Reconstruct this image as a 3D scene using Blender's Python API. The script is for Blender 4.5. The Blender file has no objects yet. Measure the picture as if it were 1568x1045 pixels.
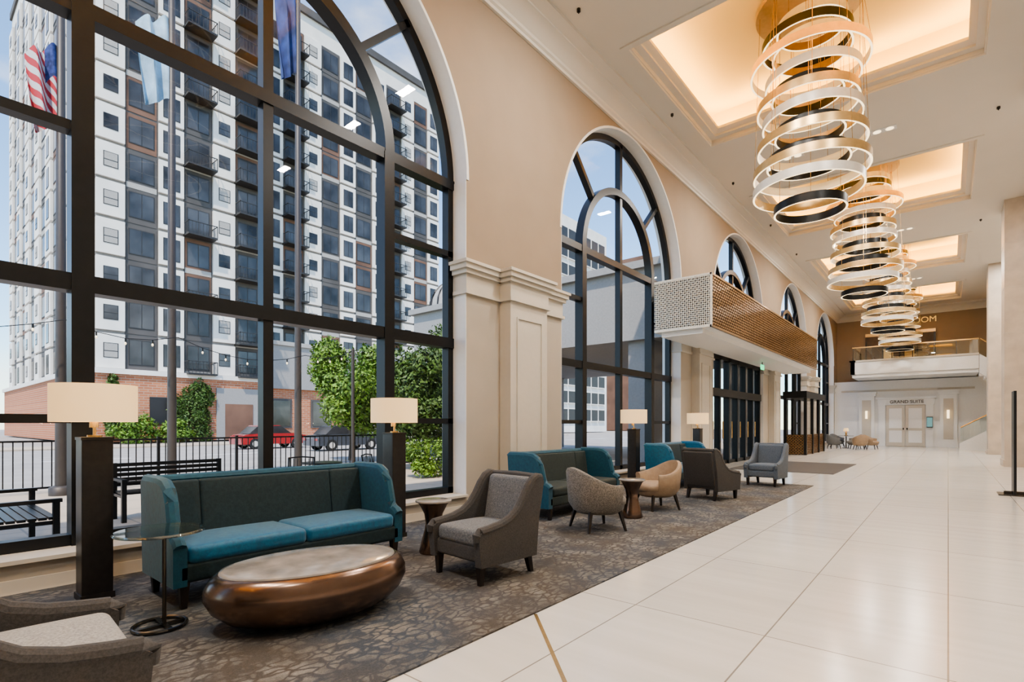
import bpy, math, random
from mathutils import Matrix, Vector
random.seed(7)
S=bpy.context.scene
# ------------------------------------------------------------------ materials
def newmat(name):
    m=bpy.data.materials.new(name); m.use_nodes=True
    nt=m.node_tree; b=nt.nodes['Principled BSDF']; return m,nt,b
def coords(nt,scale=1.0,swz=None):
    tc=nt.nodes.new('ShaderNodeTexCoord'); out=tc.outputs['Object']
    if swz:
        s=nt.nodes.new('ShaderNodeSeparateXYZ'); c=nt.nodes.new('ShaderNodeCombineXYZ')
        nt.links.new(out,s.inputs[0])
        for i,a in enumerate(swz):
            nt.links.new(s.outputs['XYZ'.index(a)],c.inputs[i])
        out=c.outputs[0]
    return out
def pm(name,col,rough=.5,metal=0.,var=.08,scale=12.,bump=0.,emit=None,es=0.,sheen=0.,coat=0.,bscale=None):
    m,nt,b=newmat(name)
    co=coords(nt)
    n=nt.nodes.new('ShaderNodeTexNoise'); n.inputs['Scale'].default_value=scale; n.inputs['Detail'].default_value=5
    nt.links.new(co,n.inputs['Vector'])
    r=nt.nodes.new('ShaderNodeValToRGB')
    r.color_ramp.elements[0].position=.3; r.color_ramp.elements[1].position=.7
    r.color_ramp.elements[0].color=[max(0,c*(1-var)) for c in col]+[1]
    r.color_ramp.elements[1].color=[min(1,c*(1+var)) for c in col]+[1]
    nt.links.new(n.outputs['Fac'],r.inputs[0]); nt.links.new(r.outputs[0],b.inputs['Base Color'])
    b.inputs['Roughness'].default_value=rough; b.inputs['Metallic'].default_value=metal
    if bump:
        n2=nt.nodes.new('ShaderNodeTexNoise'); n2.inputs['Scale'].default_value=bscale or scale*8; n2.inputs['Detail'].default_value=3
        nt.links.new(co,n2.inputs['Vector'])
        bp=nt.nodes.new('ShaderNodeBump'); bp.inputs['Strength'].default_value=bump; bp.inputs['Distance'].default_value=.01
        nt.links.new(n2.outputs['Fac'],bp.inputs['Height']); nt.links.new(bp.outputs[0],b.inputs['Normal'])
    if emit:
        b.inputs['Emission Color'].default_value=list(emit)+[1]; b.inputs['Emission Strength'].default_value=es
    if sheen: b.inputs['Sheen Weight'].default_value=sheen; b.inputs['Sheen Roughness'].default_value=.4
    if coat: b.inputs['Coat Weight'].default_value=coat
    return m
def glassmat(name,tint=(1,1,1),gl=.08,rough=.0,k=.35):
    m,nt,b=newmat(name); nt.nodes.remove(b)
    t=nt.nodes.new('ShaderNodeBsdfTransparent'); t.inputs[0].default_value=list(tint)+[1]
    g=nt.nodes.new('ShaderNodeBsdfGlossy'); g.inputs['Roughness'].default_value=rough
    lw=nt.nodes.new('ShaderNodeLayerWeight'); lw.inputs[0].default_value=.25
    mm=nt.nodes.new('ShaderNodeMath'); mm.operation='MULTIPLY_ADD'; mm.inputs[1].default_value=k; mm.inputs[2].default_value=gl*.4
    nt.links.new(lw.outputs['Fresnel'],mm.inputs[0])
    mx=nt.nodes.new('ShaderNodeMixShader'); nt.links.new(mm.outputs[0],mx.inputs[0])
    nt.links.new(t.outputs[0],mx.inputs[1]); nt.links.new(g.outputs[0],mx.inputs[2])
    nt.links.new(mx.outputs[0],nt.nodes['Material Output'].inputs[0]); return m
def brickmat(name,c1,c2,mortar,w,h,ms,swz,rough=.6,offset=.5,var=None,bias=0,streak=False):
    m,nt,b=newmat(name); co=coords(nt,swz=swz)
    k=nt.nodes.new('ShaderNodeTexBrick'); nt.links.new(co,k.inputs['Vector'])
    k.inputs['Color1'].default_value=list(c1)+[1]; k.inputs['Color2'].default_value=list(c2)+[1]; k.inputs['Mortar'].default_value=list(mortar)+[1]
    k.inputs['Scale'].default_value=1; k.inputs['Mortar Size'].default_value=ms; k.inputs['Brick Width'].default_value=w; k.inputs['Row Height'].default_value=h
    k.inputs['Mortar Smooth'].default_value=.1; k.offset=offset; k.inputs['Bias'].default_value=bias
    n=nt.nodes.new('ShaderNodeTexNoise'); n.inputs['Scale'].default_value=1.3; n.inputs['Detail'].default_value=8
    if streak:
        mp=nt.nodes.new('ShaderNodeMapping'); mp.inputs['Scale'].default_value=(5,.35,1); nt.links.new(co,mp.inputs[0]); nt.links.new(mp.outputs[0],n.inputs['Vector'])
    else: nt.links.new(co,n.inputs['Vector'])
    r=nt.nodes.new('ShaderNodeValToRGB'); r.color_ramp.elements[0].position=.3;r.color_ramp.elements[1].position=.75
    v=.9 if var is None else var
    r.color_ramp.elements[0].color=(v,v,v*.985,1); r.color_ramp.elements[1].color=(1,1,1,1)
    nt.links.new(n.outputs['Fac'],r.inputs[0])
    mx=nt.nodes.new('ShaderNodeMix'); mx.data_type='RGBA'; mx.blend_type='MULTIPLY'; mx.inputs[0].default_value=1
    nt.links.new(k.outputs['Color'],mx.inputs[6]); nt.links.new(r.outputs[0],mx.inputs[7]); nt.links.new(mx.outputs[2],b.inputs['Base Color'])
    b.inputs['Roughness'].default_value=rough
    return m
def rugmat():
    m,nt,b=newmat('carpet_pattern'); co=coords(nt)
    mp=nt.nodes.new('ShaderNodeMapping'); mp.inputs['Scale'].default_value=(1.0,.5,1); nt.links.new(co,mp.inputs[0])
    nz=nt.nodes.new('ShaderNodeTexNoise'); nz.inputs['Scale'].default_value=6; nt.links.new(co,nz.inputs['Vector'])
    ad=nt.nodes.new('ShaderNodeMix'); ad.data_type='VECTOR'; ad.inputs[0].default_value=.10
    nt.links.new(mp.outputs[0],ad.inputs[4]); nt.links.new(nz.outputs['Color'],ad.inputs[5])
    v=nt.nodes.new('ShaderNodeTexVoronoi'); v.feature='DISTANCE_TO_EDGE'; v.inputs['Scale'].default_value=17; nt.links.new(ad.outputs[1],v.inputs['Vector'])
    r=nt.nodes.new('ShaderNodeValToRGB'); r.color_ramp.elements[0].position=.05; r.color_ramp.elements[1].position=.16
    nt.links.new(v.outputs['Distance'],r.inputs[0])
    big=nt.nodes.new('ShaderNodeTexNoise'); big.inputs['Scale'].default_value=3.0; big.inputs['Detail'].default_value=7; big.inputs['Roughness'].default_value=.65; nt.links.new(co,big.inputs['Vector'])
    rb=nt.nodes.new('ShaderNodeValToRGB'); rb.color_ramp.elements[0].position=.40; rb.color_ramp.elements[1].position=.66; nt.links.new(big.outputs['Fac'],rb.inputs[0])
    mu=nt.nodes.new('ShaderNodeMath'); mu.operation='MULTIPLY'; nt.links.new(r.outputs[0],mu.inputs[0]); nt.links.new(rb.outputs[0],mu.inputs[1])
    hue=nt.nodes.new('ShaderNodeTexNoise'); hue.inputs['Scale'].default_value=.8; nt.links.new(co,hue.inputs['Vector'])
    rh=nt.nodes.new('ShaderNodeValToRGB'); rh.color_ramp.elements[0].color=(.075,.064,.053,1); rh.color_ramp.elements[1].color=(.054,.064,.080,1)
    rh.color_ramp.elements[0].position=.4; rh.color_ramp.elements[1].position=.62; nt.links.new(hue.outputs['Fac'],rh.inputs[0])
    mx=nt.nodes.new('ShaderNodeMix'); mx.data_type='RGBA'; nt.links.new(mu.outputs[0],mx.inputs[0]); nt.links.new(rh.outputs[0],mx.inputs[6]); mx.inputs[7].default_value=(.21,.195,.175,1)
    f=nt.nodes.new('ShaderNodeTexNoise'); f.inputs['Scale'].default_value=120; nt.links.new(co,f.inputs['Vector'])
    m2=nt.nodes.new('ShaderNodeMix'); m2.data_type='RGBA'; m2.blend_type='OVERLAY'; m2.inputs[0].default_value=.5
    nt.links.new(mx.outputs[2],m2.inputs[6]); nt.links.new(f.outputs['Fac'],m2.inputs[7]); nt.links.new(m2.outputs[2],b.inputs['Base Color'])
    bp=nt.nodes.new('ShaderNodeBump'); bp.inputs['Strength'].default_value=.3; nt.links.new(f.outputs['Fac'],bp.inputs['Height']); nt.links.new(bp.outputs[0],b.inputs['Normal'])
    b.inputs['Roughness'].default_value=.95; return m
def fabric(name,c1,c2,scale=60,rough=.9,sheen=.2):
    m,nt,b=newmat(name); co=coords(nt)
    n=nt.nodes.new('ShaderNodeTexNoise'); n.inputs['Scale'].default_value=scale; n.inputs['Detail'].default_value=6; n.inputs['Roughness'].default_value=.7; nt.links.new(co,n.inputs['Vector'])
    r=nt.nodes.new('ShaderNodeValToRGB'); r.color_ramp.elements[0].position=.38; r.color_ramp.elements[1].position=.62
    r.color_ramp.elements[0].color=list(c1)+[1]; r.color_ramp.elements[1].color=list(c2)+[1]
    nt.links.new(n.outputs['Fac'],r.inputs[0]); nt.links.new(r.outputs[0],b.inputs['Base Color'])
    bp=nt.nodes.new('ShaderNodeBump'); bp.inputs['Strength'].default_value=.25; bp.inputs['Distance'].default_value=.01; nt.links.new(n.outputs['Fac'],bp.inputs['Height']); nt.links.new(bp.outputs[0],b.inputs['Normal'])
    b.inputs['Roughness'].default_value=rough; b.inputs['Sheen Weight'].default_value=sheen; return m

M_wall=pm('wall_tan',(.325,.255,.185),.8,var=.03,scale=2)
M_wall2=pm('wall_cream_panel',(.45,.405,.34),.6,var=.03,scale=2)
M_trim=pm('trim_cream',(.585,.545,.475),.5,var=.02)
M_reveal=pm('reveal_white',(.80,.80,.79),.55,var=.02)
M_ceil=pm('ceiling_paint',(.75,.705,.63),.8,var=.015,scale=1)
M_cove=pm('cove_panel_glow_tint',(.93,.73,.33),.8,var=.015,scale=1)  # yellow glow of the cove lights is put into the panel colour
M_frame=pm('frame_black',(.012,.013,.015),.35,.3,var=.1)
M_glass=glassmat('window_glass',gl=.03,k=.2)
M_railglass=glassmat('rail_glass',(.93,.97,.96),.25)
M_tglass=glassmat('table_glass',(.80,.93,.90),.9,.02,k=.5)
M_floor=brickmat('floor_porcelain',(.71,.685,.645),(.67,.645,.61),(.27,.245,.215),1.86,.93,.005,'YXZ',.19,offset=0,var=.88,streak=True)
M_rug=rugmat()
M_pier=pm('pier_stone',(.56,.485,.40),.35,var=.12,scale=2.5)
M_white=pm('white_paint',(.80,.80,.79),.5,var=.02)
M_black=pm('black_wood',(.018,.015,.014),.35,var=.25,scale=20)
M_leg=pm('dark_leg',(.02,.014,.012),.4,var=.2)
M_bronze=pm('bronze_cast',(.215,.145,.11),.24,.95,var=.25,scale=3,bump=.05,bscale=8)
M_marble=pm('marble_top',(.30,.275,.25),.12,var=.3,scale=5)
M_gold=pm('brushed_gold',(.60,.42,.20),.32,.6,var=.08)
M_silver=pm('ring_white',(.68,.65,.60),.35,.15,var=.05)
M_ringblk=pm('ring_black',(.02,.022,.024),.35,.5,var=.1)
M_led=pm('led_diffuser',(.9,.85,.75),.5,emit=(1,.76,.44),es=2.3)
M_ledin=pm('led_inner_glow',(.75,.6,.4),.5,emit=(1,.66,.3),es=.4)
M_shade=pm('lamp_shade',(.72,.60,.42),.8,emit=(1,.60,.24),es=.75,var=.03)
M_brass=pm('brass',(.70,.48,.22),.25,.9)
M_steel=pm('dark_steel',(.10,.09,.08),.25,.9)
M_teal=fabric('velvet_teal',(.002,.085,.175),(.004,.13,.24),25,.52,.35)
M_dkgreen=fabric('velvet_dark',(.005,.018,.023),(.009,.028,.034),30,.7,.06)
M_tealarm=fabric('velvet_arm',(.003,.055,.095),(.005,.08,.125),25,.6,.15)
M_olive=fabric('velvet_olive',(.012,.021,.019),(.019,.031,.028),30,.75,.06)
M_grey=fabric('tweed_grey',(.09,.094,.10),(.205,.21,.215),90,.95,.1)
M_greylit=fabric('tweed_grey_sunlit',(.24,.235,.225),(.42,.41,.39),90,.95,.1)  # brighter copy of the grey tweed, sunlight painted into the seat fabric
M_greyout=fabric('tweed_dark',(.046,.042,.040),(.074,.068,.064),90,.9,.1)
M_bluegrey=fabric('tweed_bluegrey',(.075,.095,.12),(.14,.165,.20),90,.95,.1)
M_pat=fabric('patterned_weave',(.10,.09,.078),(.27,.245,.215),70,.9,.1)
M_tan=fabric('tan_leather',(.31,.22,.145),(.37,.27,.18),12,.5,0)
M_latw=pm('lattice_cream',(.82,.79,.70),.4,.1)
M_latg=pm('lattice_bronze',(.42,.27,.14),.25,.85,var=.2)
M_backing=pm('canopy_backing',(.09,.06,.04),.2,.75,var=.6,scale=1.2)
M_dark=pm('dark_opening',(.10,.065,.04),.5,var=.4,scale=3)
M_exit=pm('exit_green',(.05,.5,.2),.5,emit=(.1,.9,.4),es=1.5)
M_screen=pm('display_screen',(.05,.12,.12),.2,emit=(.3,.6,.6),es=.5,var=.5,scale=30)
# exterior
M_fw=pm('facade_white',(.76,.73,.68),.8,var=.07,scale=.6)
M_fg=pm('facade_grey',(.085,.078,.074),.7,var=.2,scale=.5)
M_fb=pm('facade_brown',(.16,.085,.055),.7,var=.3,scale=.4)
M_fj=pm('facade_joint',(.22,.21,.20),.8)
M_fgm=pm('facade_midgrey',(.36,.345,.325),.8)
M_win=pm('facade_window',(.060,.060,.062),.15,.25,var=.8,scale=.35)
M_winf=pm('facade_window_frame',(.028,.027,.027),.5)
M_brick=brickmat('brick_orange',(.54,.21,.10),(.42,.15,.075),(.47,.36,.28),.6,.2,.02,'YZX',.85)
M_conc=brickmat('patio_pavers',(.50,.42,.33),(.45,.37,.29),(.30,.27,.23),1.2,1.2,.015,'YXZ',.85,offset=0)
M_road=pm('street_asphalt',(.34,.32,.30),.9,var=.12,scale=.8)
M_pc=pm('porte_cochere_grey',(.30,.29,.28),.75,var=.06)
M_leaf=pm('foliage',(.15,.26,.035),.6,var=.8,scale=4)
M_leafd=pm('foliage_dark',(.075,.135,.028),.6,var=.8,scale=4)
M_bark=pm('bark',(.10,.07,.05),.9)
M_pole=pm('pole_metal',(.06,.052,.048),.5,.1)
M_red=pm('car_red',(.40,.03,.03),.25,coat=1); M_cdark=pm('car_grey',(.10,.11,.13),.25,.4,coat=1)
M_tire=pm('tire',(.02,.02,.02),.8)
M_bulb=pm('bulb',(.9,.8,.6),.3,emit=(1,.8,.5),es=1.2)
# ------------------------------------------------------------------ builder
class B:
    def __init__(s,name): s.name=name; s.v=[];s.f=[];s.mi=[];s.m=[];s.M=Matrix()
    def idx(s,m):
        if m not in s.m: s.m.append(m)
        return s.m.index(m)
    def add(s,vs,fs,mat,M=None):
        o=len(s.v); T=s.M@M if M is not None else s.M
        s.v+= [tuple(T@Vector(p)) for p in vs]; k=s.idx(mat)
        for f in fs: s.f.append(tuple(i+o for i in f)); s.mi.append(k)
    def box(s,lo,hi,mat,M=None):
        x0,y0,z0=lo;x1,y1,z1=hi
        s.add([(x0,y0,z0),(x1,y0,z0),(x1,y1,z0),(x0,y1,z0),(x0,y0,z1),(x1,y0,z1),(x1,y1,z1),(x0,y1,z1)],
          [(0,3,2,1),(4,5,6,7),(0,1,5,4),(1,2,6,5),(2,3,7,6),(3,0,4,7)],mat,M)
    def rbox(s,c,sz,r,mat,M=None,puff=0,taper=0):
        h=[a/2 for a in sz]; r=min(r,min(h)*.98)
        def ax(H):
            e=[0,.12*r,.35*r,.65*r,r]; a=[-H+x for x in e]
            mid=[-(H-r)+2*(H-r)*t for t in (.2,.4,.6,.8)]
            return a+mid+[-x for x in reversed(a)]
        A=[ax(H) for H in h]; n=len(A[0])-1; d={}; vs=[]; fs=[]
        def V(i,j,k):
            key=(i,j,k)
            if key in d: return d[key]
            p=[A[0][i],A[1][j],A[2][k]]
            q=[max(-(h[a]-r),min(h[a]-r,p[a])) for a in range(3)]
            dv=Vector([p[a]-q[a] for a in range(3)])
            if dv.length>1e-9: dv=dv.normalized()*r
            P=[q[a]+dv[a] for a in range(3)]
            if puff:
                w=max(0,1-(P[0]/h[0])**2)*max(0,1-(P[1]/h[1])**2)
                P[2]+=puff*w*(1 if P[2]>0 else -.3)
            d[key]=len(vs); vs.append((P[0]+c[0],P[1]+c[1],P[2]+c[2])); return d[key]
        for i in range(n):
            for j in range(n):
                for e in (0,n):
                    fs.append((V(i,j,e),V(i+1,j,e),V(i+1,j+1,e),V(i,j+1,e)))
                    fs.append((V(i,e,j),V(i+1,e,j),V(i+1,e,j+1),V(i,e,j+1)))
                    fs.append((V(e,i,j),V(e,i+1,j),V(e,i+1,j+1),V(e,i,j+1)))
        s.add(vs,fs,mat,M)
    def lathe(s,prof,c,mat,n=32,M=None,sx=1,sy=1,caps=True):
        vs=[];fs=[]
        for r,z in prof:
            for i in range(n):
                a=2*math.pi*i/n; vs.append((c[0]+r*sx*math.cos(a),c[1]+r*sy*math.sin(a),c[2]+z))
        for k in range(len(prof)-1):
            for i in range(n):
                j=(i+1)%n; fs.append((k*n+i,k*n+j,(k+1)*n+j,(k+1)*n+i))
        if caps:
            fs.append(tuple(range(n))[::-1]); fs.append(tuple((len(prof)-1)*n+i for i in range(n)))
        s.add(vs,fs,mat,M)
    def cyl(s,c,r,z0,z1,mat,n=24,M=None,r2=None):
        s.lathe([(r,z0),(r if r2 is None else r2,z1)],c,mat,n,M)
    def tube(s,pts,r,mat,n=8,M=None,rr=None):
        pts=[Vector(p) for p in pts]; vs=[];fs=[]
        for i,p in enumerate(pts):
            t=(pts[min(i+1,len(pts)-1)]-pts[max(i-1,0)]).normalized()
            up=Vector((0,0,1)) if abs(t.z)<.9 else Vector((1,0,0))
            a=t.cross(up).normalized(); b=t.cross(a).normalized(); R=rr[i] if rr else r
            for k in range(n):
                w=2*math.pi*k/n; vs.append(tuple(p+a*math.cos(w)*R+b*math.sin(w)*R))
        for i in range(len(pts)-1):
            for k in range(n):
                l=(k+1)%n; fs.append((i*n+k,i*n+l,(i+1)*n+l,(i+1)*n+k))
        fs.append(tuple(range(n))); fs.append(tuple((len(pts)-1)*n+k for k in range(n)))
        s.add(vs,fs,mat,M)
    def ext(s,poly,x0,x1,mat,M=None,axis='X'):
        def P(a,b,x): return {'X':(x,a,b),'Y':(a,x,b),'Z':(a,b,x)}[axis]
        n=len(poly); vs=[P(a,b,x0) for a,b in poly]+[P(a,b,x1) for a,b in poly]
        fs=[tuple(range(n)),tuple(range(2*n-1,n-1,-1))]+[(i,(i+1)%n,n+(i+1)%n,n+i) for i in range(n)]
        s.add(vs,fs,mat,M)
    def arc(s,cy,cz,r0,r1,x0,x1,a0,a1,n,mat):
        vs=[];fs=[]
        for i in range(n+1):
            a=math.radians(a0+(a1-a0)*i/n); c,t=math.cos(a),math.sin(a)
            vs+=[(x0,cy+r0*c,cz+r0*t),(x1,cy+r0*c,cz+r0*t),(x1,cy+r1*c,cz+r1*t),(x0,cy+r1*c,cz+r1*t)]
        for i in range(n):
            o=4*i
            for k in range(4): fs.append((o+k,o+(k+1)%4,o+4+(k+1)%4,o+4+k))
        fs.append((0,1,2,3)); fs.append((4*n+3,4*n+2,4*n+1,4*n))
        s.add(vs,fs,mat)
    def make(s,loc=(0,0,0),rot=0,angle=35,recalc=True,scale=None):
        me=bpy.data.meshes.new(s.name); me.from_pydata(s.v,[],s.f)
        for m in s.m: me.materials.append(m)
        me.polygons.foreach_set('material_index',s.mi)
        me.polygons.foreach_set('use_smooth',[True]*len(s.f))
        me.update()
        if recalc:
            import bmesh
            bm=bmesh.new(); bm.from_mesh(me); bmesh.ops.recalc_face_normals(bm,faces=bm.faces); bm.to_mesh(me); bm.free()
        me.set_sharp_from_angle(angle=math.radians(angle))
        o=bpy.data.objects.new(s.name,me); S.collection.objects.link(o)
        o.location=loc; o.rotation_euler=(0,0,math.radians(rot))
        if scale: o.scale=scale
        return o
def copyobj(o,loc,rot=None,scale=None):
    c=o.copy(); S.collection.objects.link(c); c.location=loc
    if rot is not None: c.rotation_euler=(0,0,math.radians(rot))
    if scale: c.scale=scale
    return c
# ------------------------------------------------------------------ room shell
WX=-5.89; WB=-6.45; GX=-6.25; CZ=8.8; PER=8.7; Y0=-10.15; Y1=42.05; XR=4.5
CENT=[-5.8+PER*i for i in range(6)]; R=3.02; SPR=5.3
b=B('wall_left')
for i in range(7):
    yc=-5.8-4.35+PER*i
    y0=max(Y0,yc-1.33); y1=min(Y1,yc+1.33)
    if y1-y0<.01: continue
    b.box((WB,y0,3.75),(WX,y1,SPR),M_wall); b.box((WB,y0,0),(WX,y1,3.75),M_wall2)
for ci,c in enumerate(CENT):
    if abs(c-20.3)>.1: b.box((WB,c-R,0),(WX,c+R,.25),M_wall2)
    N=48
    pts=[(c-R*math.cos(math.pi*i/N),SPR+R*math.sin(math.pi*i/N)) for i in range(N+1)]
    for i in range(N):
        (ya,za),(yb,zb)=pts[i],pts[i+1]
        vs=[(WX,ya,za),(WX,yb,zb),(WX,yb,9.0),(WX,ya,9.0),(WB,ya,za),(WB,yb,zb),(WB,yb,9.0),(WB,ya,9.0)]
        b.add(vs,[(0,1,2,3),(7,6,5,4),(3,2,6,7)],M_wall)
        b.add([(WX,ya,za),(WX,yb,zb),(WB,yb,zb),(WB,ya,za)],[(0,1,2,3)],M_reveal)
    y_a=c-4.35;y_b=c+4.35
    b.box((WB,y_a,SPR),(WX,c-R,9.0),M_wall); b.box((WB,c+R,SPR),(WX,y_b,9.0),M_wall)
    for s,yy in ((1,c-R),(-1,c+R)):
        b.box((WB+.01,min(yy,yy+s*.012),.25),(WX-.001,max(yy,yy+s*.012),SPR),M_reveal)
b.make(recalc=False)
b=B('trim_arches')
for c in CENT:
    b.arc(c,SPR,R,R+.05,WX,WX+.012,0,180,48,M_reveal)
b.make()
b=B('trim_sills')
for c in CENT:
    if abs(c-20.3)>.1:
        b.box((WB,c-R,.25),(WX+.05,c+R,.285),M_trim); b.box((WX,c-R,.0),(WX+.02,c+R,.12),M_trim)
b.make()
b=B('trim_pilasters')
steps=[(3.48,3.54,.05),(3.54,3.80,.02),(3.80,3.87,.07),(3.87,3.95,.11),(3.95,4.0,.14)]
for i in range(1,7):
    yc=-5.8-4.35+PER*i
    for z0,z1,p in steps:
        b.box((GX+.1,max(yc-1.33-p,Y0),z0),(WX+p,min(yc+1.33+p,Y1-.01),z1),M_trim)
    if yc+.6<Y1:
        b.box((WX,yc-.52,0),(WX+.24,yc+.52,3.6),M_trim)
        for z0,z1,p in steps:
            b.box((WX,yc-.52-p,z0+.0),(WX+.24+p,yc+.52+p,z1),M_trim)
        X=WX+.24
        for (a0,a1,q0,q1) in ((-.36,-.33,.5,3.2),(.33,.36,.5,3.2),(-.36,.36,.47,.5),(-.36,.36,3.2,3.23)):
            b.box((X,yc+a0,q0),(X+.02,yc+a1,q1),M_trim)
        b.box((WX,yc-.56,0),(WX+.28,yc+.56,.26),M_trim)
    b.box((WX,max(yc-1.33,Y0),0),(WX+.03,min(yc+1.33,Y1-.01),.2),M_trim)
b.make()
def window(c,idx,low=True):
    w=B('window_%d'%idx); X0,X1=GX-.07,GX+.07
    zb=.285 if low else 3.82
    def vert(y,t,z0,z1,dx=0): w.box((X0-dx,y-t/2,z0),(X1+dx,y+t/2,z1),M_frame)
    def hor(z,t,y0,y1,dx=0): w.box((X0-dx,y0,z-t/2),(X1+dx,y1,z+t/2),M_frame)
    vert(c-R+.06,.12,zb,SPR); vert(c+R-.06,.12,zb,SPR)
    for s in (-1,1): vert(c+s*1.73,.17,zb,SPR,.03)
    vert(c,.12,zb,SPR+R-.05)
    hor(5.27,.15,c-R,c+R,.02); hor(zb+.05,.1,c-R,c+R)
    if low: hor(2.71,.16,c-R,c+R,.02)
    for s in (-1,1):
        ya,yb=sorted((c+s*1.73,c+s*R)); hor(4.15,.09,ya,yb)
        if low: hor(1.45,.08,ya,yb)
    w.arc(c,SPR,R-.13,R,X0,X1,0,180,48,M_frame)
    w.arc(c,SPR,1.66,1.82,X0-.03,X1+.03,0,180,40,M_frame)
    for a in (45,135):
        Mt=Matrix.Translation((GX,c,SPR))@Matrix.Rotation(math.radians(a),4,'X')
        w.box((-.07,1.75,-.05),(.07,R-.05,.05),M_frame,Mt)
    n=32; pts=[(c+(R-.05)*math.cos(math.pi*i/n),SPR+(R-.05)*math.sin(math.pi*i/n)) for i in range(n+1)]
    poly=[(c-R+.05,zb),(c+R-.05,zb)]+pts
    w.add([(GX,p[0],p[1]) for p in poly],[tuple(range(len(poly)))],M_glass)
    return w.make()
for i,c in enumerate(CENT): window(c,i,low=abs(c-20.3)>.1)
b=B('trim_crown')
prof=[(0,8.36),(.05,8.36),(.05,8.42),(.09,8.44),(.09,8.50),(.13,8.53),(.20,8.60),(.30,8.655),(.36,8.665),(.36,8.70),(.42,8.71),(.50,8.735),(.56,8.74),(.56,8.80),(0,8.80)]
b.ext([(WX+x,z) for x,z in prof],Y0,Y1,M_ceil,axis='Y')
b.ext([(Y1-x,z) for x,z in prof],WX,XR,M_ceil,axis='X')
b.make()
CX0,CX1=-4.8,.55; COF=[(.7+PER*n,5.3+PER*n) for n in range(-1,5)]
b=B('ceiling')
b.add([(WX-.1,Y0,CZ),(CX0,Y0,CZ),(CX0,Y1,CZ),(WX-.1,Y1,CZ)],[(0,1,2,3)],M_ceil)
b.add([(CX1,Y0,CZ),(XR,Y0,CZ),(XR,Y1,CZ),(CX1,Y1,CZ)],[(0,1,2,3)],M_ceil)
prev=Y0
for y0,y1 in COF+[(Y1,Y1)]:
    b.add([(CX0,prev,CZ),(CX1,prev,CZ),(CX1,y0,CZ),(CX0,y0,CZ)],[(0,1,2,3)],M_ceil); prev=y1
for y0,y1 in COF:
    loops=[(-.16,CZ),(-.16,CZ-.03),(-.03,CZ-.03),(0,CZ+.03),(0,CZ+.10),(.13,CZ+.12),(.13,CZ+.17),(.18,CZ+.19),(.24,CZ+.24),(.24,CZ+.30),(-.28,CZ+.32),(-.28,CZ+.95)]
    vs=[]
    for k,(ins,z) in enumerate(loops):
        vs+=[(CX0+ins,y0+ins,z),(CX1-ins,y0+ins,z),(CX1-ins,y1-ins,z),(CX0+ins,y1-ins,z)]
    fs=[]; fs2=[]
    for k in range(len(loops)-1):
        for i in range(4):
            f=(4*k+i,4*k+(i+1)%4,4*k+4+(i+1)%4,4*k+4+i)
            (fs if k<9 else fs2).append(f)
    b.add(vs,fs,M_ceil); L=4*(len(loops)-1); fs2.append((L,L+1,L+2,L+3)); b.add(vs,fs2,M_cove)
b.make(recalc=False,angle=20)
b=B('floor'); b.box((WB,Y0,-.2),(XR,Y1,0),M_floor); b.make()
b=B('rug'); b.box((WX+.05,-4,0),(-2.34,13.45,.012),M_rug); b.make()
b=B('entry_mat'); b.box((-5.3,16.9,0),(-2.45,21.6,.012),M_greyout); b.make()
b=B('floor_inlay_strip')
Mt=Matrix.Translation((-2.33,3.06,0))@Matrix.Rotation(math.radians(-43.7),4,'Z')
b.box((0,-.012,0),(1.9,.012,.004),M_brass,Mt); b.make()
b=B('wall_back')
b.box((WB,Y1,0),(XR,Y1+.3,9),M_wall)
b.box((WX,41.0,0),(XR,Y1,4.2),M_white)
b.make()
b=B('wall_right'); b.box((XR,Y0,0),(XR+.3,Y1,9),M_wall2); b.make()
b=B('wall_front'); b.box((WB,Y0-.3,0),(XR+.3,Y0,9),M_wall2); b.make()
b=B('baseboard_right'); b.box((XR-.03,Y0,0),(XR,Y1-1.1,.2),M_trim); b.make()
for i,(y) in enumerate((14.9,23.6,32.6)):
    b=B('stone_pier'); w=1.3
    b.box((1.42,y,0),(3.0,y+w,CZ-.002),M_pier); b.box((1.39,y-.03,0),(3.03,y+w+.03,.22),M_pier)
    for z in (1.47,2.94,4.4,5.9,7.35): b.box((1.415,y-.005,z),(3.005,y+w+.005,z+.008),M_trim)
    b.make()
# ------------------------------------------------------------------ back wall features
b=B('door_surround'); YB=40.995
for x0,x1 in ((-4.5,-3.65),(-.40,.42)):
    b.box((x0,YB-.16,0),(x1,YB,3.2),M_white); b.box((x0-.08,YB-.24,3.2),(x1+.08,YB,3.34),M_white); b.box((x0-.12,YB-.30,3.34),(x1+.12,YB,3.48),M_white)
    b.box((x0-.05,YB-.2,0),(x1+.05,YB,.3),M_white); b.box((x0+.18,YB-.18,.5),(x1-.18,YB-.15,2.95),M_trim)
for x0,x1 in ((-3.45,-3.08),(-1.06,-.69)):
    b.box((x0,YB-.1,0),(x1,YB,2.65),M_white)
b.box((-3.5,YB-.12,2.62),(-.64,YB,3.0),M_white); b.box((-3.6,YB-.2,3.0),(-.54,YB,3.12),M_white)
b.box((WX+.4,YB-.03,3.5),(1.2,YB,3.62),M_trim)
b.make()
b=B('door_1')
for s,x in ((-1,-2.565),(1,-1.575)):
    b.box((x-.485,YB-.06,.02),(x+.485,YB-.01,2.6),M_trim)
    for z0,z1 in ((.25,1.0),(1.15,2.4)):
        b.box((x-.33,YB-.075,z0),(x+.33,YB-.06,z1),M_white)
    b.cyl((x-s*.4,YB-.1,1.05),.03,0,.12,M_steel)
b.make()
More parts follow.
